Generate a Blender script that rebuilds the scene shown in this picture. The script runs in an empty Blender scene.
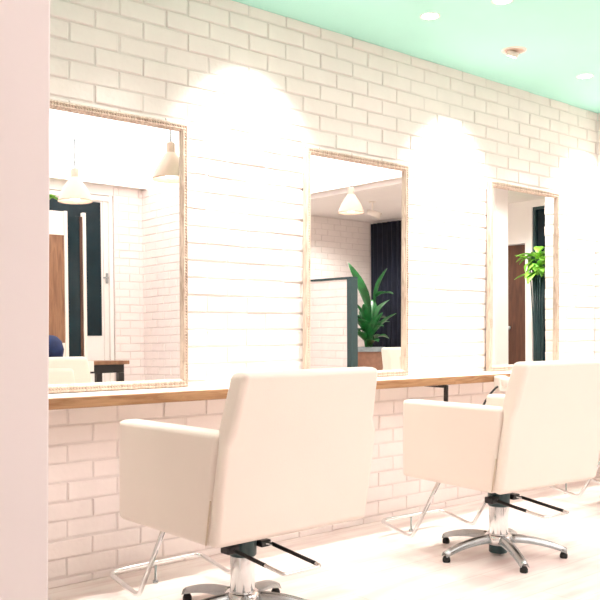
import bpy, bmesh, math, random
from mathutils import Vector, Matrix
random.seed(7)
SC = bpy.context.scene
COL = SC.collection
PI = math.pi

# ------------------------------------------------------------------ materials
def new_mat(name):
    m = bpy.data.materials.new(name); m.use_nodes = True
    nt = m.node_tree
    b = nt.nodes['Principled BSDF']
    return m, nt, b

def mat(name, col, rough=0.5, metal=0.0, noise=0.0, nscale=20.0, bump=0.0, bscale=80.0, spec=None,
        emit=None, estr=0.0, stretch=(1, 1, 1), coat=0.0, col2=None):
    m, nt, b = new_mat(name)
    b.inputs['Base Color'].default_value = (*col, 1)
    b.inputs['Roughness'].default_value = rough
    b.inputs['Metallic'].default_value = metal
    if spec is not None: b.inputs['Specular IOR Level'].default_value = spec
    if coat: b.inputs['Coat Weight'].default_value = coat
    tc = nt.nodes.new('ShaderNodeTexCoord')
    mp = nt.nodes.new('ShaderNodeMapping'); mp.inputs['Scale'].default_value = stretch
    nt.links.new(tc.outputs['Object'], mp.inputs['Vector'])
    if noise or col2:
        n = nt.nodes.new('ShaderNodeTexNoise'); n.inputs['Scale'].default_value = nscale
        n.inputs['Detail'].default_value = 5
        nt.links.new(mp.outputs[0], n.inputs['Vector'])
        r = nt.nodes.new('ShaderNodeValToRGB')
        c2 = col2 if col2 else tuple(max(0, c * (1 - noise)) for c in col)
        r.color_ramp.elements[0].color = (*c2, 1); r.color_ramp.elements[1].color = (*col, 1)
        r.color_ramp.elements[0].position = .35; r.color_ramp.elements[1].position = .65
        nt.links.new(n.outputs[0], r.inputs[0]); nt.links.new(r.outputs[0], b.inputs['Base Color'])
    if bump:
        n2 = nt.nodes.new('ShaderNodeTexNoise'); n2.inputs['Scale'].default_value = bscale
        n2.inputs['Detail'].default_value = 4
        nt.links.new(mp.outputs[0], n2.inputs['Vector'])
        bp = nt.nodes.new('ShaderNodeBump'); bp.inputs['Strength'].default_value = bump
        bp.inputs['Distance'].default_value = .004
        nt.links.new(n2.outputs[0], bp.inputs['Height']); nt.links.new(bp.outputs[0], b.inputs['Normal'])
    if emit:
        b.inputs['Emission Color'].default_value = (*emit, 1)
        b.inputs['Emission Strength'].default_value = estr
    return m

def wood(name, c1, c2, axis='X', scale=6, rough=.45):
    m, nt, b = new_mat(name)
    tc = nt.nodes.new('ShaderNodeTexCoord'); mp = nt.nodes.new('ShaderNodeMapping')
    s = {'X': (1, 9, 9), 'Y': (9, 1, 9), 'Z': (9, 9, 1)}[axis]
    mp.inputs['Scale'].default_value = s
    nt.links.new(tc.outputs['Object'], mp.inputs['Vector'])
    n = nt.nodes.new('ShaderNodeTexNoise'); n.inputs['Scale'].default_value = scale
    n.inputs['Detail'].default_value = 8; n.inputs['Distortion'].default_value = 1.2
    nt.links.new(mp.outputs[0], n.inputs['Vector'])
    r = nt.nodes.new('ShaderNodeValToRGB')
    r.color_ramp.elements[0].color = (*c2, 1); r.color_ramp.elements[1].color = (*c1, 1)
    r.color_ramp.elements[0].position = .36; r.color_ramp.elements[1].position = .62
    nt.links.new(n.outputs[0], r.inputs[0]); nt.links.new(r.outputs[0], b.inputs['Base Color'])
    b.inputs['Roughness'].default_value = rough
    bp = nt.nodes.new('ShaderNodeBump'); bp.inputs['Strength'].default_value = .25; bp.inputs['Distance'].default_value = .002
    nt.links.new(n.outputs[0], bp.inputs['Height']); nt.links.new(bp.outputs[0], b.inputs['Normal'])
    return m

M = {}
M['brick'] = mat('painted_brick', (.92, .84, .808), .6, noise=.04, nscale=7, bump=.5, bscale=45)
M['mortar'] = mat('painted_mortar', (.83, .76, .73), .8, noise=.06, nscale=20)
M['white'] = mat('white_plaster', (.88, .84, .81), .7, noise=.02, nscale=5)
M['pillar'] = mat('rose_white_plaster', (.765, .72, .715), .75, noise=.02, nscale=3)
M['mint'] = mat('mint_ceiling_paint', (.47, .87, .76), .7, noise=.03, nscale=2)
M['counter'] = wood('oak_counter', (.44, .25, .125), (.27, .13, .055), 'X', 5, .4)
M['frame'] = wood('limed_frame_wood', (.70, .56, .47), (.44, .33, .26), 'Z', 10, .5)
M['mirror'] = mat('mirror_silver', (.93, .94, .93), 0.0, 1.0)
M["leather"] = mat("cream_leather", (.84, .745, .67), .42, noise=.02, nscale=4, bump=.15, bscale=260)
M['seam'] = mat('leather_seam', (.62, .50, .38), .6)
M['chrome'] = mat('chrome', (.82, .84, .85), .12, 1.0, noise=.03, nscale=30)
M['steel'] = mat('brushed_steel', (.46, .50, .51), .25, 1.0, noise=.08, nscale=40)
M['gunmetal'] = mat('dark_teal_plastic', (.03, .07, .075), .35, noise=.1, nscale=20)
M['black'] = mat('black_metal', (.012, .012, .014), .35, noise=.1, nscale=20)
M['rubber'] = mat('black_rubber', (.012, .012, .012), .7, noise=.1, nscale=20)
M['darkglass'] = mat('night_window_glass', (.004, .02, .028), .25, noise=.4, nscale=3, spec=.25)
M['curtain'] = mat('navy_curtain', (.006, .010, .026), .9, noise=.3, nscale=8)
M['door'] = wood('brown_door_wood', (.10, .036, .016), (.06, .02, .009), 'Z', 3, .5)
M['tan_wood'] = wood('tan_board_wood', (.30, .15, .075), (.20, .09, .045), 'Z', 4, .5)
M['leaf'] = mat('deep_green_leaf', (.02, .20, .045), .35, col2=(.008, .09, .02), nscale=12)
M['lime'] = mat('lime_green_leaf', (.28, .62, .06), .45, col2=(.10, .36, .03), nscale=12)
M['shade'] = mat('enamel_lamp_shade', (.70, .53, .43), .35, noise=.02, nscale=6)
M['bulb'] = mat('glowing_bulb', (1, .95, .85), .4, emit=(1, .92, .82), estr=5)
M['led'] = mat('glowing_diffuser', (1, 1, 1), .4, emit=(1, .97, .93), estr=9)
M['panel'] = mat('added_glow_panel', (1, 1, 1), .4, emit=(1, .94, .94), estr=1.0)  # emissive stand-in for plain white ceiling, added as room light
M['ivory'] = mat('ivory_enamel', (.86, .79, .72), .4, noise=.02)
M['terracotta'] = mat('planter_clay', (.33, .17, .11), .7, noise=.2)
M['blue'] = mat('blue_fabric', (.006, .025, .12), .7, noise=.5, nscale=12)
M['grey'] = mat('grey_stone', (.30, .36, .38), .6, noise=.2)
M['paper'] = mat('paper', (.86, .84, .80), .7, noise=.03)

# floor: pale pinkish washed planks with soft wear streaks
def floor_mat():
    m, nt, b = new_mat('washed_floor')
    tc = nt.nodes.new('ShaderNodeTexCoord')
    mp = nt.nodes.new('ShaderNodeMapping'); mp.inputs['Scale'].default_value = (1.4, 7, 1)
    nt.links.new(tc.outputs['Object'], mp.inputs['Vector'])
    n = nt.nodes.new('ShaderNodeTexNoise'); n.inputs['Scale'].default_value = 1.6; n.inputs['Detail'].default_value = 7
    nt.links.new(mp.outputs[0], n.inputs['Vector'])
    r = nt.nodes.new('ShaderNodeValToRGB')
    e = r.color_ramp.elements
    e[0].position = .34; e[0].color = (.76, .62, .59, 1); e[1].position = .58; e[1].color = (.90, .82, .78, 1)
    nt.links.new(n.outputs[0], r.inputs[0])
    br = nt.nodes.new('ShaderNodeTexBrick')
    br.inputs['Scale'].default_value = 1; br.inputs['Brick Width'].default_value = 1.2
    br.inputs['Row Height'].default_value = .15; br.inputs['Mortar Size'].default_value = .0022
    br.inputs['Color1'].default_value = (1, 1, 1, 1); br.inputs['Color2'].default_value = (.965, .96, .955, 1)
    br.inputs['Mortar'].default_value = (.86, .80, .78, 1)
    nt.links.new(tc.outputs['Object'], br.inputs['Vector'])
    mx = nt.nodes.new('ShaderNodeMix'); mx.data_type = 'RGBA'; mx.blend_type = 'MULTIPLY'; mx.inputs[0].default_value = 1
    nt.links.new(r.outputs[0], mx.inputs[6]); nt.links.new(br.outputs['Color'], mx.inputs[7])
    nt.links.new(mx.outputs[2], b.inputs['Base Color'])
    b.inputs['Roughness'].default_value = .38
    return m
M['floor'] = floor_mat()

# ------------------------------------------------------------------ helpers
def link(name, me, m, parent=None, smooth=False, wn=False):
    o = bpy.data.objects.new(name, me); COL.objects.link(o)
    if m is not None: me.materials.append(m)
    if smooth:
        for p in me.polygons: p.use_smooth = True
    if wn:
        w = o.modifiers.new('wn', 'WEIGHTED_NORMAL'); w.keep_sharp = False; w.weight = 80
    if parent is not None: o.parent = parent
    return o

def obj(name, bm, m, parent=None, smooth=False, wn=False):
    me = bpy.data.meshes.new(name)
    bmesh.ops.recalc_face_normals(bm, faces=bm.faces)
    bm.to_mesh(me); bm.free()
    return link(name, me, m, parent, smooth, wn)

def tag(o, label, cat, group=None, kind=None):
    o['label'] = label; o['category'] = cat
    if group: o['group'] = group
    if kind: o['kind'] = kind
    return o

def thing(name, label, cat, loc=(0, 0, 0), rz=0, group=None):
    o = bpy.data.objects.new(name, None); COL.objects.link(o)
    o.empty_display_size = .05
    o.location = loc; o.rotation_euler = (0, 0, rz)
    return tag(o, label, cat, group)

def struct(name, bm, m, **k):
    o = obj(name, bm, m, **k); o['kind'] = 'structure'; return o

def add_box(bm, a, b, bev=0.0, seg=2):
    t = bmesh.new()
    bmesh.ops.create_cube(t, size=1)
    for v in t.verts:
        v.co = Vector(((v.co.x + .5) * (b[0] - a[0]) + a[0], (v.co.y + .5) * (b[1] - a[1]) + a[1], (v.co.z + .5) * (b[2] - a[2]) + a[2]))
    if bev: bmesh.ops.bevel(t, geom=t.edges[:], offset=bev, segments=seg, affect='EDGES', profile=.5)
    merge(bm, t)

def merge(bm, t):
    me = bpy.data.meshes.new('tmp'); t.to_mesh(me); t.free(); bm.from_mesh(me); bpy.data.meshes.remove(me)

def box(a, b, bev=0.0, seg=2):
    bm = bmesh.new(); add_box(bm, a, b, bev, seg); return bm

def add_lathe(bm, prof, c=(0, 0, 0), n=32, close=True):
    rings = []
    for r, z in prof:
        if r < 1e-6: rings.append([bm.verts.new((c[0], c[1], c[2] + z))])
        else: rings.append([bm.verts.new((c[0] + r * math.cos(2 * PI * i / n), c[1] + r * math.sin(2 * PI * i / n), c[2] + z)) for i in range(n)])
    for A, B in zip(rings, rings[1:]):
        for i in range(n):
            j = (i + 1) % n
            if len(A) == 1 and len(B) == 1: continue
            if len(A) == 1: bm.faces.new((A[0], B[i], B[j]))
            elif len(B) == 1: bm.faces.new((A[i], A[j], B[0]))
            else: bm.faces.new((A[i], A[j], B[j], B[i]))

def round_path(pts, rad, n=6):
    pts = [Vector(p) for p in pts]; out = [pts[0]]
    for i in range(1, len(pts) - 1):
        p, a, b = pts[i], pts[i - 1], pts[i + 1]
        d1 = (a - p); d2 = (b - p); r = min(rad, d1.length * .45, d2.length * .45)
        s = p + d1.normalized() * r; e = p + d2.normalized() * r
        for k in range(n + 1):
            t = k / n
            out.append((1 - t) ** 2 * s + 2 * t * (1 - t) * p + t * t * e)
    out.append(pts[-1]); return out

def add_tube(bm, pts, r, n=10, caps=True):
    pts = [Vector(p) for p in pts]
    rings = []; nrm = None
    for i, p in enumerate(pts):
        t = ((pts[i + 1] if i + 1 < len(pts) else p) - (pts[i - 1] if i else p)).normalized()
        if nrm is None:
            nrm = t.orthogonal().normalized()
        else:
            nrm = (nrm - t * nrm.dot(t)).normalized()
        bi = t.cross(nrm)
        rr = r[i] if isinstance(r, (list, tuple)) else r
        rings.append([bm.verts.new(p + (nrm * math.cos(2 * PI * k / n) + bi * math.sin(2 * PI * k / n)) * rr) for k in range(n)])
    for A, B in zip(rings, rings[1:]):
        for k in range(n): bm.faces.new((A[k], A[(k + 1) % n], B[(k + 1) % n], B[k]))
    if caps: bm.faces.new(rings[0]); bm.faces.new(rings[-1])

def tube(pts, r, n=10):
    bm = bmesh.new(); add_tube(bm, pts, r, n); return bm

def copy_tree(o, parent=None):
    c = o.copy(); COL.objects.link(c); c.parent = parent
    for ch in list(o.children): copy_tree(ch, c)
    return c

# ------------------------------------------------------------------ constants
H = 2.496; WY = 3.21; EX = 5.525

# ------------------------------------------------------------------ brickwork with real relief
BW, BH, MO = .2225, .0753, .0085
def brick_wall(name, p0, du, length, z0, z1, out, zoff=0.0, uoff=0.0, thick=.12, d=.0055, parent=None, cut=None):
    """painted brick skin on a mortar slab; p0 = lower start corner on the mortar face, du = unit dir along wall, out = unit normal"""
    p0 = Vector(p0); du = Vector(du); out = Vector(out); up = Vector((0, 0, 1))
    bm = bmesh.new()
    # mortar slab
    t = bmesh.new(); bmesh.ops.create_cube(t, size=1)
    for v in t.verts:
        v.co = p0 + du * ((v.co.x + .5) * length) - out * (.5 - v.co.y) * thick + up * ((v.co.z + .5) * (z1 - z0))
    for f in t.faces: f.material_index = 1
    merge(bm, t)
    k0 = int(math.floor((z0 - zoff) / BH)) - 1
    k = k0
    while True:
        zb = zoff + k * BH
        if zb >= z1: break
        a, b = max(zb + MO / 2, z0), min(zb + BH - MO / 2, z1)
        if b - a > .012:
            u = uoff + (BW / 2 if k % 2 else 0)
            u -= math.ceil((u + BW) / BW) * BW
            while u < length:
                ua, ub = max(u + MO / 2, 0), min(u + BW - MO / 2, length)
                if ub - ua > .015:
                    j = lambda s=.0022: random.uniform(-s, s)
                    dd = d + random.uniform(-.002, .003)
                    q = [(ua + j(), a + j()), (ub + j(), a + j()), (ub + j(), b + j()), (ua + j(), b + j())]
                    e = .0045
                    qi = [(q[0][0] + e, q[0][1] + e), (q[1][0] - e, q[1][1] + e), (q[2][0] - e, q[2][1] - e), (q[3][0] + e, q[3][1] - e)]
                    V = [bm.verts.new(p0 + du * x + up * (z - z0) + out * .0002) for x, z in q]
                    V1 = [bm.verts.new(p0 + du * x + up * (z - z0) + out * (dd - .002)) for x, z in q]
                    V2 = [bm.verts.new(p0 + du * x + up * (z - z0) + out * (dd + j(.0008))) for x, z in qi]
                    for A, B in ((V, V1), (V1, V2)):
                        for i in range(4): bm.faces.new((A[i], A[(i + 1) % 4], B[(i + 1) % 4], B[i]))
                    bm.faces.new(V2)
                u += BW
        k += 1
    me = bpy.data.meshes.new(name)
    bmesh.ops.recalc_face_normals(bm, faces=bm.faces)
    bm.to_mesh(me); bm.free()
    me.materials.append(M['brick']); me.materials.append(M['mortar'])
    o = bpy.data.objects.new(name, me); COL.objects.link(o)
    o['kind'] = 'structure'
    return o

# main wall behind the mirrors
brick_wall('wall_back', (-1.0, WY, 0), (1, 0, 0), EX + 1.0, 0, H, (0, -1, 0), zoff=.636 - 8 * BH, uoff=1.0 + 1.83)
# pier closing the row of mirrors, brick on its near face
brick_wall('wall_pier', (EX, 2.76, 0), (0, 1, 0), WY - 2.76 - .009, 0, H, (-1, 0, 0), zoff=.636 - 8 * BH, uoff=.11, thick=.20)
struct('wall_far', box((EX + .201, WY, 0), (8.7, WY + .12, H)), M['white'])
# floor and ceilings
struct('floor', box((-1.2, -2.5, -.06), (8.7, WY + .12, 0)), M['floor'])
struct('ceiling', box((-1.2, 1.70, H), (EX + .3, WY + .12, H + .1)), M['mint'])
struct('ceiling_rear', box((-1.2, -2.5, H + .002), (EX + .3, 1.699, H + .1)), M['white'])
struct('ceiling_far', box((EX + .301, -2.5, H + .002), (8.7, WY + .12, H + .1)), M['white'])
struct('trim_1', box((6.36, -1.88, H - .05), (6.44, 3.2, H + .001)), M['white'])
# near pillar at the left of the view
struct('wall_pillar', box((.22, 1.5, 0), (.717, 1.92, H - .001), .004), M['pillar'])
# walls behind the camera (seen in the mirrors)
struct('wall_left', box((-1.2, -2.5, 0), (-1.08, WY - .001, H)), M['white'])
struct('wall_rear', box((-1.08, -1.30, 0), (3.50, -1.18, H)), M['white'])
brick_wall('wall_rear_brick', (4.262, -1.18, 0), (1, 0, 0), .315, 0, H, (0, 1, 0), uoff=.05)
brick_wall('wall_rear_pier', (4.58, -1.30, 0), (0, 1, 0), 1.15, 0, H, (-1, 0, 0), uoff=.05, thick=.40)
brick_wall('wall_side_brick', (4.981, -1.90, 0), (1, 0, 0), 3.56, 0, H, (0, 1, 0), uoff=.1)
struct('wall_rear_lintel', box((3.501, -1.30, 2.40), (4.261, -1.18, H)), M['white'])
# end wall with the door and dark windows
EW = 8.55
bm = bmesh.new()
add_box(bm, (EW, -2.5, 0), (EW + .12, -1.86, H)); add_box(bm, (EW, -1.86, 0), (EW + .12, -.6, .60)); add_box(bm, (EW, -1.86, 2.44), (EW + .12, -.6, H))
add_box(bm, (EW, -.6, 0), (EW + .12, -.25, H)); add_box(bm, (EW, -.25, 2.02), (EW + .12, .53, H)); add_box(bm, (EW, .53, 0), (EW + .12, .62, H))
add_box(bm, (EW, .62, 0), (EW + .12, 2.5, .45)); add_box(bm, (EW, .62, 2.42), (EW + .12, 2.5, H)); add_box(bm, (EW, 2.5, 0), (EW + .12, WY, H))
struct('wall_end', bm, M['white'])
struct('wall_stub', box((6.9, .75, 0), (7.1, 1.325, H)), M['white'])

# rear white door with tall dark glass
d = struct('door_1', box((3.51, -1.27, .01), (4.25, -1.21, 2.395), .004), M['white'])
obj('glass_pane', box((3.60, -1.212, 1.06), (4.135, -1.202, 2.33)), M['darkglass'], d)
bm = bmesh.new()
add_box(bm, (4.16, -1.211, .60), (4.175, -1.198, 2.36), .002); add_box(bm, (4.215, -1.211, 0.01), (4.255, -1.185, 2.40), .002); add_box(bm, (3.51, -1.211, 2.345), (4.215, -1.185, 2.395), .002)
obj('door_frame', bm, M['white'], d)
bm = bmesh.new(); add_box(bm, (4.185, -1.21, 1.56), (4.205, -1.195, 1.66), .003); add_box(bm, (4.15, -1.195, 1.605), (4.20, -1.175, 1.62), .003)
obj('door_handle', bm, M['steel'], d)
# brown door in the end wall
d = struct('door_2', box((EW + .02, -.245, .01), (EW + .07, .525, 2.01), .003), M['door'])
bm = bmesh.new(); add_lathe(bm, [(0, 0), (.028, .004), (.03, .012), (.012, .03), (0, .032)], n=16)
for v in bm.verts: v.co = Vector((EW + .02 - v.co.z, .30 + v.co.x, 1.06 + v.co.y))
obj('door_knob', bm, M['steel'], d, smooth=True)
# windows in the end wall
def window(name, y0, y1, z0, z1):
    w = struct(name, box((EW + .05, y0, z0), (EW + .07, y1, z1)), M['darkglass'])
    bm = bmesh.new()
    for a, b in (((.02, y0, z0), (.05, y1, z0 + .03)), ((.02, y0, z1 - .03), (.05, y1, z1)), ((.02, y0, z0 + .03), (.05, y0 + .03, z1 - .03)), ((.02, y1 - .03, z0 + .03), (.05, y1, z1 - .03))):
        add_box(bm, (EW + a[0], a[1], a[2]), (EW + b[0], b[1], b[2]), .002)
    obj('window_frame', bm, M['gunmetal'], w)
window('window_1', -1.86, -.6, .60, 2.44)
window('window_2', .62, 2.5, .45, 2.42)

# dark pleated curtain in front of window 1
def curtain(y0, y1, z0, z1, x, label):
    bm = bmesh.new(); n = int((y1 - y0) / .012); A = []; B = []
    for i in range(n + 1):
        y = y0 + (y1 - y0) * i / n; dx = .022 * math.sin(i * .9) + .008 * math.sin(i * .37)
        A.append(bm.verts.new((x + dx, y, z0))); B.append(bm.verts.new((x + dx * .7, y, z1)))
    for i in range(n): bm.faces.new((A[i], A[i + 1], B[i + 1], B[i]))
    o = obj('curtain', bm, M['curtain'], smooth=True)
    s = o.modifiers.new('thick', 'SOLIDIFY'); s.thickness = .003
    return tag(o, label, 'curtain')
curtain(-1.84, -.75, .55, 2.46, EW - .06, 'dark navy pleated curtain at the window reflected in the middle mirror')

# ------------------------------------------------------------------ mirrors
def make_mirror():
    w, h, f = .368, 1.125, .034
    root = thing('wall_mirror', 'x', 'mirror', group='framed mirrors along the brick wall')
    # frame: moulded profile swept round the rectangle (x across, z up, y towards viewer is negative)
    prof = [(0, .002), (0, -.020), (.004, -.026), (.009, -.027), (.012, -.022), (.016, -.021), (.019, -.026), (.024, -.026), (.027, -.020), (.031, -.017), (f, -.010), (f, .002)]
    bm = bmesh.new(); rings = []
    for sx, sz in ((-1, 0), (1, 0), (1, 1), (-1, 1)):
        ring = []
        for a, y in prof:
            x = sx * (w - a); z = (a if sz == 0 else h - a)
            ring.append(bm.verts.new((x, y, z)))
        rings.append(ring)
    for i in range(4):
        A, B = rings[i], rings[(i + 1) % 4]
        for k in range(len(prof) - 1): bm.faces.new((A[k], B[k], B[k + 1], A[k + 1]))
    obj('frame', bm, M['frame'], root)
    # beading: a row of small carved beads in the groove
    bm = bmesh.new(); pts = []
    a = .014
    x = -w + a
    while x < w - a: pts.append((x, a)); pts.append((x, h - a)); x += .0125
    z = a + .0125
    while z < h - a: pts.append((-w + a, z)); pts.append((w - a, z)); z += .0125
    for x, z in pts:
        m = Matrix.Translation((x, -.0225, z)) @ Matrix.Diagonal((.0048, .0048, .0048, 1))
        bmesh.ops.create_icosphere(bm, subdivisions=1, radius=1, matrix=m)
    obj('beading', bm, M['frame'], root, smooth=True)
    obj('mirror_glass', box((-w + f - .002, -.009, f - .002), (w - f + .002, -.004, h - f + .002)), M['mirror'], root)
    obj('backing', box((-w + .006, .0, .006), (w - .006, .006, h - .006)), M['frame'], root)
    return root
MZ0 = .768
proto = make_mirror()
for i, (cx, tilt, lab) in enumerate(((1.776, .018, 'large framed mirror beside the near pillar, reflecting a lamp and dark glass door'),
                               (3.196, .0096, 'framed mirror in the middle of the row, reflecting green leaves and a low brick partition'),
                               (4.650, .0096, 'framed mirror farthest along the brick wall, reflecting a brown wooden door'))):
    m = proto if i == 0 else copy_tree(proto)
    m.location = (cx, WY - .0165 - 1.125 * tilt, MZ0); m.rotation_euler = (-tilt, 0, 0); m['label'] = lab

# ------------------------------------------------------------------ counter
cn = thing('counter_shelf', 'long narrow oak shelf running under the three mirrors', 'shelf', (0, 0, 0))
obj('worktop', box((-.9, 2.9755, .724), (EX - .012, WY - .0125, .7665), .002), M['ivory'], cn)
obj('front_edge', box((-.9, 2.95, .727), (EX - .012, 2.975, .7675), .003), M['counter'], cn)
for bx in (.9, 3.655, 5.1):
    bm = bmesh.new()
    add_box(bm, (bx - .008, 2.965, .56), (bx + .008, 2.985, .7235), .002)
    add_box(bm, (bx - .008, 2.985, .708), (bx + .008, WY - .0125, .7235), .002)
    obj('bracket', bm, M['black'], cn)
# holder at the counter edge with its cable
hd = thing('dryer_holder', 'small white holder hanging on the shelf edge behind the middle chair', 'holder', (4.065, 2.93, .71))
bm = bmesh.new(); add_box(bm, (-.035, -.03, -.035), (.035, .019, .052), .010, 3)
obj('body', bm, M['ivory'], hd, smooth=True, wn=True)
bm = bmesh.new(); add_lathe(bm, [(.018, 0), (.026, .004), (.03, .03), (.034, .05), (.030, .05), (.024, .02)], (0, -.032, -.005), 20)
obj('cup', bm, M['ivory'], hd, smooth=True)
cb = tube([Vector(p) - Vector((4.06, 2.93, .71)) for p in [(4.035, 2.92, .705), (4.00, 2.915, .695), (3.95, 2.91, .668), (3.905, 2.91, .63), (3.87, 2.92, .57), (3.855, 2.93, .50), (3.85, 2.96, .42), (3.86, 3.08, .36), (3.87, 3.18, .36)]], .006, 8)
o = obj('power_cable', cb, M['rubber'], hd, smooth=True); o['label'] = 'black power cable'

# ------------------------------------------------------------------ chairs
def loft(sections, bev=.0, seg=3):
    bm = bmesh.new(); R = [[bm.verts.new(p) for p in s] for s in sections]
    for A, B in zip(R, R[1:]):
        n = len(A)
        for i in range(n): bm.faces.new((A[i], A[(i + 1) % n], B[(i + 1) % n], B[i]))
    bm.faces.new(R[0][::-1]); bm.faces.new(R[-1])
    if bev:
        bmesh.ops.recalc_face_normals(bm, faces=bm.faces)
        ed = [e for e in bm.edges if len(e.link_faces) == 2 and e.calc_face_angle() > .6]
        bmesh.ops.bevel(bm, geom=ed, offset=bev, segments=seg, affect='EDGES', profile=.5)
    return bm

def make_chair():
    root = thing('styling_chair', 'x', 'chair', group='cream styling chairs facing the mirrors')
    # backrest: reclined slab, slightly narrower above the arms
    S = []
    for z, hw, yr, yf in ((.352, .336, -.315, -.265), (.52, .337, -.340, -.288), (.672, .334, -.364, -.310), (.715, .314, -.370, -.285), (.897, .297, -.410, -.328)):
        S.append([(-hw, yr, z), (hw, yr, z), (hw, yf, z), (-hw, yf, z)])
    br = obj('backrest', loft(S, .022, 3), M['leather'], root, smooth=True, wn=True)
    # back seam piping
    for s in (-1, 1):
        pts = [(s * .3365, -.268, .36), (s * .3365, -.289, .50)]
        obj('seam', tube([Vector(p) for p in pts], .0028, 6), M['seam'], br, smooth=True)
    # box arms, closed down the sides
    for s in (-1, 1):
        x0, x1 = (.245, .332) if s > 0 else (-.332, -.245)
        S = []
        prof = [(.262, .350), (.268, .700), (-.309, .708), (-.266, .350)]
        S = [[(x0, y, z) for y, z in prof], [(x1, y, z) for y, z in prof]]
        obj('armrest', loft(S, .02, 3), M['leather'], root, smooth=True, wn=True)
    obj('seat_cushion', box((-.243, -.235, .39), (.243, .285, .50), .028, 4), M['leather'], root, smooth=True, wn=True)
    S = [[(-.20, -.30, .56), (.20, -.30, .56), (.20, -.215, .56), (-.20, -.215, .56)], [(-.20, -.35, .84), (.20, -.35, .84), (.20, -.29, .84), (-.20, -.29, .84)]]
    obj('back_cushion', loft(S, .02, 3), M['leather'], root, smooth=True, wn=True)
    obj('seat_box', box((-.244, -.262, .342), (.244, .262, .392), .006), M['leather'], root, smooth=True, wn=True)
    obj('seat_plate', box((-.12, -.14, .329), (.12, .14, .3415), .003), M['black'], root)
    # column
    bm = bmesh.new(); add_lathe(bm, [(0, .225), (.046, .225), (.049, .23), (.049, .326), (.046, .3285), (0, .3285)], n=36)
    obj('column_collar', bm, M['gunmetal'], root, smooth=True, wn=True)
    bm = bmesh.new(); add_lathe(bm, [(0, .05), (.044, .05), (.044, .2245), (0, .2245)], n=36)
    obj('column', bm, M['chrome'], root, smooth=True, wn=True)
    bm = bmesh.new(); add_lathe(bm, [(0, .018), (.04, .014), (.042, .018), (.042, .0495), (0, .0495)], n=32)
    obj('base_cap', bm, M['gunmetal'], root, smooth=True, wn=True)
    bm = bmesh.new(); add_lathe(bm, [(.045, .052), (.060, .056), (.066, .07), (.062, .094), (.052, .100), (.0445, .100)], n=36)
    obj('base_hub', bm, M['chrome'], root, smooth=True)
    # five arched feet
    for k in range(5):
        a = math.radians(-47 + 72 * k)
        S = []
        for i in range(11):
            t = i / 10; r = .05 + .25 * t
            z = .082 - .046 * (t ** 2.2); w = .026 - .006 * t; th = .018 - .006 * t
            sec = [(-w, -th), (-w * .55, th * .6), (0, th), (w * .55, th * .6), (w, -th), (w * .7, -th * .9), (w * .55, -th * .2), (-w * .55, -th * .2), (-w * .7, -th * .9)]
            S.append([(r * math.cos(a) - x * math.sin(a), r * math.sin(a) + x * math.cos(a), z + y) for x, y in sec])
        leg = obj('base_foot', loft(S), M['steel'], root, smooth=True, wn=True)
        bm = bmesh.new(); add_lathe(bm, [(0, 0.0), (.015, 0.0), (.017, .004), (.017, .016), (.012, .026), (0, .026)], (.288 * math.cos(a), .288 * math.sin(a), 0), 20)
        obj('glide', bm, M['rubber'], leg, smooth=True, wn=True)
    # pump lever: loop bar behind the seat
    pts = [(-.060, -.02, .262), (-.078, -.06, .262), (-.078, -.315, .236), (.085, -.315, .236), (.085, -.06, .262), (.06, -.02, .262)]
    lv = obj('pump_lever', tube(round_path(pts, .02), .0062, 10), M['chrome'], root, smooth=True)
    obj('lever_grip', tube([Vector((.085, -.285, .2391)), Vector((.085, -.06, .262))], .0072, 10), M['rubber'], lv, smooth=True)
    obj('lever_grip', tube([Vector((-.078, -.215, .2462)), Vector((-.078, -.06, .262))], .0072, 10), M['rubber'], lv, smooth=True)
    obj('clamp', box((-.100, -.045, .248), (-.0495, .0, .276), .004), M['black'], lv)
    obj('clamp', box((.0495, -.045, .250), (.094, .0, .274), .004), M['black'], lv)
    # footrest: tube loop reaching forward under the mirror
    zz = .345
    fx = .215
    pts = [(-fx, .13, zz), (-fx, .30, .052), (-fx, .33, .046), (-fx, .525, .082), (fx, .525, .082), (fx, .33, .046), (fx, .30, .052), (fx, .13, zz)]
    fr = obj('footrest', tube(round_path(pts, .045, 7), .0095, 12), M['chrome'], root, smooth=True)
    bm = bmesh.new(); add_lathe(bm, [(0, 0), (.011, 0), (.011, .010), (.005, .014), (.005, .074), (0, .074)], (0, .525, 0), 14)
    obj('support_pin', bm, M['steel'], fr, smooth=True)
    for ch in root.children:
        if ch.name.split('.')[0] in ('column_collar', 'column', 'base_cap', 'base_hub', 'base_foot', 'pump_lever'): ch.location.y = -.03
    return root
chair = make_chair()
CH = [(1.905, 2.487, 1.0, 'cream box-armed styling chair nearest the camera, in front of the large mirror'),
      (3.322, 2.42, -3.5, 'cream box-armed styling chair at the middle mirror, its five-star chrome base fully in view'),
      (4.84, 2.46, 0.0, 'cream styling chair at the right edge of the photo, mostly cut off')]
for i, (x, y, r, lab) in enumerate(CH):
    c = chair if i == 0 else copy_tree(chair)
    c.location = (x, y, 0); c.rotation_euler = (0, 0, math.radians(r)); c['label'] = lab

# ------------------------------------------------------------------ ceiling lights
def spot(loc, target, energy, size, blend=.6, col=(1, .95, .89), rad=.03):
    l = bpy.data.lights.new('spot_light', 'SPOT'); l.energy = energy; l.spot_size = math.radians(size); l.spot_blend = blend
    l.color = col; l.shadow_soft_size = rad
    o = bpy.data.objects.new('spot_light', l); COL.objects.link(o); o.location = loc
    o.rotation_euler = (Vector(target) - Vector(loc)).to_track_quat('-Z', 'Y').to_euler()
    return o

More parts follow.
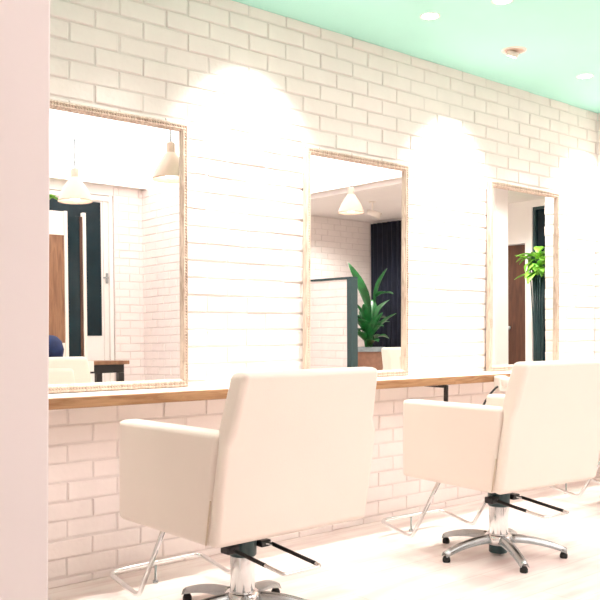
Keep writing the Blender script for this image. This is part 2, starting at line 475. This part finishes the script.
def make_downlight():
    root = thing('recessed_downlight', 'x', 'ceiling light', group='round recessed downlights in the mint ceiling')
    bm = bmesh.new(); add_lathe(bm, [(.036, .0), (.045, -.004), (.0475, -.003), (.048, .0)], n=32)
    obj('trim_ring', bm, M['ivory'], root, smooth=True)
    bm = bmesh.new(); add_lathe(bm, [(0, -.0025), (.0365, -.0025), (.0365, -.0005), (0, -.0005)], n=32)
    obj('diffuser', bm, M['led'], root)
    return root
dl = make_downlight()
DL = [(3.212, 2.736, 'round white downlight in the mint ceiling above the middle mirror'),
      (4.645, 2.779, 'round white downlight in the mint ceiling nearest the far corner'),
      (3.292, 2.385, 'round white downlight cut by the top edge of the photo')]
for i, (x, y, lab) in enumerate(DL):
    c = dl if i == 0 else copy_tree(dl)
    c.location = (x, y, H); c['label'] = lab

def make_eyeball():
    root = thing('adjustable_spotlight', 'x', 'ceiling light', group='tilting spotlights in the mint ceiling')
    bm = bmesh.new(); add_lathe(bm, [(.050, .0), (.058, -.006), (.064, -.005), (.066, .0)], n=36)
    obj('trim_ring', bm, M['ivory'], root, smooth=True)
    bm = bmesh.new(); add_lathe(bm, [(.0, -.004), (.050, -.004), (.050, -.0005), (0, -.0005)], n=36)
    obj('recess', bm, M['shade'], root)
    bm = bmesh.new(); add_lathe(bm, [(.0, -.034), (.026, -.034), (.030, -.028), (.034, -.006), (0, -.006)], n=28)
    R = Matrix.Rotation(math.radians(24), 4, 'X')
    for v in bm.verts: v.co = R @ v.co
    hd = obj('lamp_head', bm, M['ivory'], root, smooth=True, wn=True)
    bm = bmesh.new(); add_lathe(bm, [(.0, -.0355), (.024, -.0355), (.024, -.0345), (0, -.0345)], n=28)
    for v in bm.verts: v.co = R @ v.co
    obj('lens', bm, M['led'], hd)
    return root
# the three that light the brick between the mirrors, and the one behind the pillar
eb = make_eyeball()
for i, (x, lab) in enumerate(((3.934, 'tilting spotlight in the mint ceiling between the middle and far mirrors'),
                              (2.49, 'tilting spotlight in the ceiling between the near and middle mirrors'),
                              (5.33, 'tilting spotlight in the ceiling by the far corner'),
                              (1.06, 'tilting spotlight in the ceiling just past the near pillar'))):
    c = eb if i == 0 else copy_tree(eb)
    c.location = (x, 2.772, H); c['label'] = lab
    spot((x, 2.79, H - .045), (x, WY, 1.36), 62, 82, 1.0)
for x, y in ((1.77, 2.75), (3.212, 2.736), (4.645, 2.779)):
    spot((x, y, H - .01), (x, y, 0), 16, 95, .8)
spot((3.292, 2.385, H - .01), (3.292, 2.385, 0), 16, 95, .8)

# added glow panel: whitens the rear ceiling and lights the room
bm = bmesh.new()
X0, X1, Y0, Y1 = .9, 6.30, -1.10, 1.60
for a, b in (((X0, Y0, H - .012), (X1, Y0 + .03, H + .0015)), ((X0, Y1 - .03, H - .012), (X1, Y1, H + .0015)), ((X0, Y0 + .03, H - .012), (X0 + .03, Y1 - .03, H + .0015)), ((X1 - .03, Y0 + .03, H - .012), (X1, Y1 - .03, H + .0015))): add_box(bm, a, b, .002)
lc = thing('added_ceiling_glow', 'large white glowing panel added under the rear ceiling to whiten it and light the room', 'ceiling light')
obj('frame', bm, M['ivory'], lc)
obj('diffuser', box((X0 + .03, Y0 + .03, H - .008), (X1 - .03, Y1 - .03, H + .0005)), M['panel'], lc)
for i, (x, y, lab) in enumerate(((6.65, 2.05, 'small round downlight added in the far ceiling to brighten the white wall stub'), (7.55, .95, 'small round downlight in the far ceiling beyond the end of the luminous panel, near the brown door'),
                                 (7.3, -.95, 'small round downlight added to brighten the far room, over the broad-leaved plant'))):
    c = copy_tree(dl); c.location = (x, y, H + .002); c['label'] = lab.replace('beyond the end of the luminous panel, ', ''); c['group'] = 'downlights in the far white ceiling'
    spot((x, y, H - .01), (x, y, 0), 48, 150, .5)  # stub and plant downlights are added to brighten the dim far room

# pendants seen in the mirrors
def make_pendant():
    root = thing('pendant_lamp', 'x', 'lamp', group='cream pendant lamps hanging behind the viewer')
    prof = [(.030, .178), (.038, .174), (.050, .155), (.072, .122), (.094, .086), (.110, .050), (.122, .012), (.126, 0), (.121, .003), (.106, .050), (.090, .084), (.068, .118), (.044, .148), (.028, .156)]
    bm = bmesh.new(); add_lathe(bm, prof, n=40)
    obj('lamp_shade', bm, M['shade'], root, smooth=True)
    bm = bmesh.new(); add_lathe(bm, [(0, .150), (.030, .150), (.030, .235), (.022, .245), (0, .245)], n=24)
    obj('socket', bm, M['shade'], root, smooth=True, wn=True)
    bm = bmesh.new(); zt = H - 1.965
    add_tube(bm, [Vector((0, 0, .24)), Vector((0, 0, zt))], .004, 8)
    z = .26
    while z < zt - .03:
        add_tube(bm, [Vector((.006 * math.cos(z * 90), .006 * math.sin(z * 90), z)), Vector((-.006 * math.cos(z * 90), -.006 * math.sin(z * 90), z + .02))], .005, 6)
        z += .03
    obj('cord', bm, M['grey'], root, smooth=True)
    bm = bmesh.new(); add_lathe(bm, [(0, .01), (.03, .014), (.052, .032), (.06, .055), (.05, .085), (.028, .115), (.02, .15), (0, .15)], n=28)
    obj('bulb', bm, M['bulb'], root, smooth=True)
    return root
pd = make_pendant()
for i, (x, y, z, lab) in enumerate(((3.05, .40, 2.02, 'cream pendant lamp at the left in the near mirror, over a dark window'),
                                    (3.20, 1.45, 2.04, 'cream pendant lamp at the right edge of the near mirror'),
                                    (5.90, .40, 2.14, 'cream pendant lamp reflected in the middle mirror'))):
    c = pd if i == 0 else copy_tree(pd)
    c.location = (x, y, z); c['label'] = lab
    for ch in c.children:
        if ch.name.startswith('cord'): ch.location = (0, 0, 0); ch.scale = (1, 1, (H - z) / (H - 1.965))

# ------------------------------------------------------------------ things behind the camera, seen in mirrors
# low brick partition with black capping (reflected in the middle mirror)
pt = brick_wall('wall_partition', (6.0, -1.3, 0), (0, 1, 0), 1.55, 0, 1.525, (-1, 0, 0), uoff=.05, thick=.07)
bm = bmesh.new()
add_box(bm, (5.985, -1.31, 1.526), (6.075, .31, 1.547), .002); add_box(bm, (5.985, .251, 0), (6.075, .31, 1.5255), .002)
struct('trim_2', bm, M['gunmetal'])

def leaf(base, tip, width, bend, nseg=10):
    """broad blade from base to tip, folded along its midrib"""
    bm = bmesh.new(); base = Vector(base); tip = Vector(tip); d = tip - base
    side = d.cross(Vector((0, 0, 1)));
    if side.length < 1e-3: side = Vector((1, 0, 0))
    side.normalize(); nrm = side.cross(d).normalized()
    R = []
    for i in range(nseg + 1):
        t = i / nseg
        c = base + d * t + nrm * (-bend * 4 * t * t * .5 + bend * t)
        w = width * (math.sin(PI * min(1, t * .92 + .06)) ** .8)
        R.append((bm.verts.new(c - side * w + nrm * w * .35), bm.verts.new(c), bm.verts.new(c + side * w + nrm * w * .35)))
    for a, b in zip(R, R[1:]):
        bm.faces.new((a[0], a[1], b[1], b[0])); bm.faces.new((a[1], a[2], b[2], b[1]))
    return bm

def plant(name, loc, leaves, label, lm, pot=(.16, .5), potmat='terracotta', sm=None):
    root = thing(name, label, 'plant', loc)
    r, h = pot
    bm = bmesh.new(); add_lathe(bm, [(0, 0), (r * .78, 0), (r, h), (r * 1.06, h), (r * 1.06, h - .03), (r * .95, h - .03), (0, h - .04)], n=28)
    obj('pot', bm, M[potmat], root, smooth=True, wn=True)
    for (bx, by, bz), tip, w, bend in leaves:
        o = obj('leaf', leaf((bx, by, bz), tip, w, bend), lm, root, smooth=True)
        s = o.modifiers.new('thick', 'SOLIDIFY'); s.thickness = .0015
        st = tube(round_path([(bx * .3, by * .3, h - .05), (bx * .6, by * .6, (h + bz) / 2), (bx, by, bz)], .1), .006, 6)
        obj('stem', st, sm or lm, root, smooth=True)
    return root
L = []
rnd = random.Random(3)
for i in range(22):
    a = rnd.uniform(0, 2 * PI); r0 = rnd.uniform(.03, .10); r1 = rnd.uniform(.12, .30); z0 = rnd.uniform(.86, 1.12); z1 = z0 + rnd.uniform(.05, .32)
    L.append(((r0 * math.cos(a), r0 * math.sin(a), z0), (r1 * math.cos(a), r1 * math.sin(a), z1), rnd.uniform(.05, .09), rnd.uniform(.02, .10)))
L.append(((.0, .02, 1.22), (-.05, -.24, 1.80), .10, .02))
L.append(((.02, .10, 1.40), (-.02, .38, 1.47), .06, .05))
L.append(((.05, .05, 1.35), (.10, .16, 1.72), .07, .03))
pl = plant('broadleaf_plant', (7.0, -.45, 0), L, 'broad-leaved green plant behind the low brick partition, in the middle mirror', M['leaf'], (.17, .84))
bm = bmesh.new(); add_lathe(bm, [(.176, .80), (.19, .80), (.19, .85), (.176, .85), (.176, .80)], n=28)
obj('pot_rim', bm, M['grey'], pl, smooth=True, wn=True)
# leafy tree by the far window (reflected in the far mirror)
L = []
for i in range(46):
    a = rnd.uniform(0, 2 * PI); r0 = rnd.uniform(.0, .10); r1 = rnd.uniform(.12, .26); z0 = rnd.uniform(1.58, 1.86); z1 = z0 + rnd.uniform(-.08, .14)
    L.append(((r0 * math.cos(a), r0 * math.sin(a), z0), (r1 * math.cos(a), r1 * math.sin(a), z1), rnd.uniform(.03, .05), rnd.uniform(.02, .06)))
plant('potted_tree', (8.10, 1.00, 0), L, 'lime green leafy pot plant by the far window, in the farthest mirror', M['lime'], (.15, .40), 'gunmetal', M['gunmetal'])

# work table, screen and bits reflected in the near mirror
tb = thing('work_table', 'table with wooden top and black frame, reflected in the near mirror', 'table', (2.85, .28, 0))
TZ = .055
obj('tabletop', box((-.58, -.22, .762 + TZ), (.58, .22, .79 + TZ), .003), M['tan_wood'], tb)
bm = bmesh.new()
for a, b in (((-.55, -.19, .700 + TZ), (.55, -.165, .7615 + TZ)), ((-.55, .165, .700 + TZ), (.55, .19, .7615 + TZ)), ((-.55, -.165, .700 + TZ), (-.525, .165, .7615 + TZ)), ((.525, -.165, .700 + TZ), (.55, .165, .7615 + TZ))): add_box(bm, a, b, .002)
obj('apron', bm, M['black'], tb)
for lx in (-.55, .505):
    for ly in (-.19, .145):
        obj('leg', box((lx, ly, 0), (lx + .045, ly + .045, .6995 + TZ), .002), M['black'], tb)
bm = bmesh.new(); add_box(bm, (2.955, .38, .7905 + TZ), (3.13, .503, .7925 + TZ)); add_box(bm, (2.955, .501, .715 + TZ), (3.13, .503, .7905 + TZ))
pp = obj('paper_sheet', bm, M['paper'])
tag(pp, 'white paper sheet folded over the table edge, in the near mirror', 'paper')
# blue bag
bm = bmesh.new(); add_lathe(bm, [(0, 0), (.07, .002), (.095, .03), (.105, .09), (.09, .15), (.055, .185), (.03, .195), (0, .198)], n=24)
bb = obj('drawstring_bag', bm, M['blue'], smooth=True); bb.location = (2.93, .20, .7905 + TZ)
tag(bb, 'round dark blue bag on the table, at the left of the near mirror', 'bag')

# free-standing screen: white posts, dark panel and a wooden board
sc = thing('room_screen', 'upright screen with white posts, dark panel and wooden board, in the near mirror', 'screen', (3.43, -.50, 0))
obj('dark_panel', box((.0005, -.01, .06), (.115, .01, 2.06), .002), M['darkglass'], sc)
obj('edge_panel', box((.1155, -.012, .06), (.14, .012, 2.06), .002), M['door'], sc)
for a, b in ((-.03, 0), (.1405, .17), (-.64, -.61)):
    obj('post', box((a, -.02, 0), (b, .02, 2.095), .003), M['ivory'], sc)
obj('wooden_board', box((-.6095, -.012, .99), (-.0305, .012, 1.89), .002), M['tan_wood'], sc)
obj('white_board', box((-.6095, -.012, 1.8905), (-.0305, .012, 2.09), .002), M['ivory'], sc)
obj('rail', box((-.6095, -.014, .45), (-.0305, .014, .9895), .002), M['ivory'], sc)

L = []
for i in range(16):
    a = rnd.uniform(0, 2 * PI); r0 = .03; r1 = rnd.uniform(.10, .20); z0 = rnd.uniform(2.0, 2.28); z1 = z0 + rnd.uniform(-.05, .12)
    L.append(((r0 * math.cos(a), r0 * math.sin(a), z0), (r1 * math.cos(a), r1 * math.sin(a), z1), rnd.uniform(.04, .06), .04))
plant('tall_plant', (3.40, -.90, 0), L, 'tall lime green plant behind the screen, at the left of the near mirror', M['lime'], (.16, .45))

# track spotlight on the far ceiling
ts = thing('track_spotlight', 'small white spotlight on the far ceiling, in the middle mirror', 'ceiling light', (7.25, -.62, H + .002))
bm = bmesh.new(); add_lathe(bm, [(0, -.012), (.04, -.012), (.042, 0), (0, 0)], n=20); add_tube(bm, [Vector((0, 0, -.01)), Vector((0, 0, -.12))], .008, 8)
obj('mount', bm, M['ivory'], ts, smooth=True, wn=True)
bm = bmesh.new(); add_tube(bm, [Vector((-.03, -.05, -.11)), Vector((.02, .02, -.135)), Vector((.06, .07, -.17))], [.028, .034, .040], 16)
obj('lamp_head', bm, M['ivory'], ts, smooth=True, wn=True)

# ------------------------------------------------------------------ world, camera, view
w = bpy.data.worlds.new('world'); SC.world = w; w.use_nodes = True
w.node_tree.nodes['Background'].inputs[0].default_value = (1, .94, .9, 1)
w.node_tree.nodes['Background'].inputs[1].default_value = .4

f, th, roll, pitch, cy = 881.18, .8481, .0088, -.0174, 337.31
fw = Vector((math.cos(th), math.sin(th), 0)); rt = Vector((math.sin(th), -math.cos(th), 0)); up = Vector((0, 0, 1))
fw2 = fw * math.cos(pitch) + up * math.sin(pitch); up2 = up * math.cos(pitch) - fw * math.sin(pitch)
cx_ = rt * math.cos(roll) + up2 * math.sin(roll); cy_ = -rt * math.sin(roll) + up2 * math.cos(roll)
cam = bpy.data.cameras.new('camera'); co = bpy.data.objects.new('camera', cam); COL.objects.link(co)
Mx = Matrix((cx_, cy_, -fw2)).transposed().to_4x4(); Mx.translation = (0, 0, 1.05)
co.matrix_world = Mx
cam.sensor_width = 36; cam.lens = 36 * f / 600; cam.shift_y = (cy - 300) / 600; cam.clip_start = .02
SC.camera = co
SC.view_settings.view_transform = 'Standard'; SC.view_settings.look = 'None'
SC.view_settings.exposure = 1.27; SC.view_settings.gamma = 1; SC.view_settings.use_curve_mapping = False
SC.cycles.max_bounces = 10; SC.cycles.diffuse_bounces = 6; SC.cycles.glossy_bounces = 6
SC.cycles.sample_clamp_indirect = 6
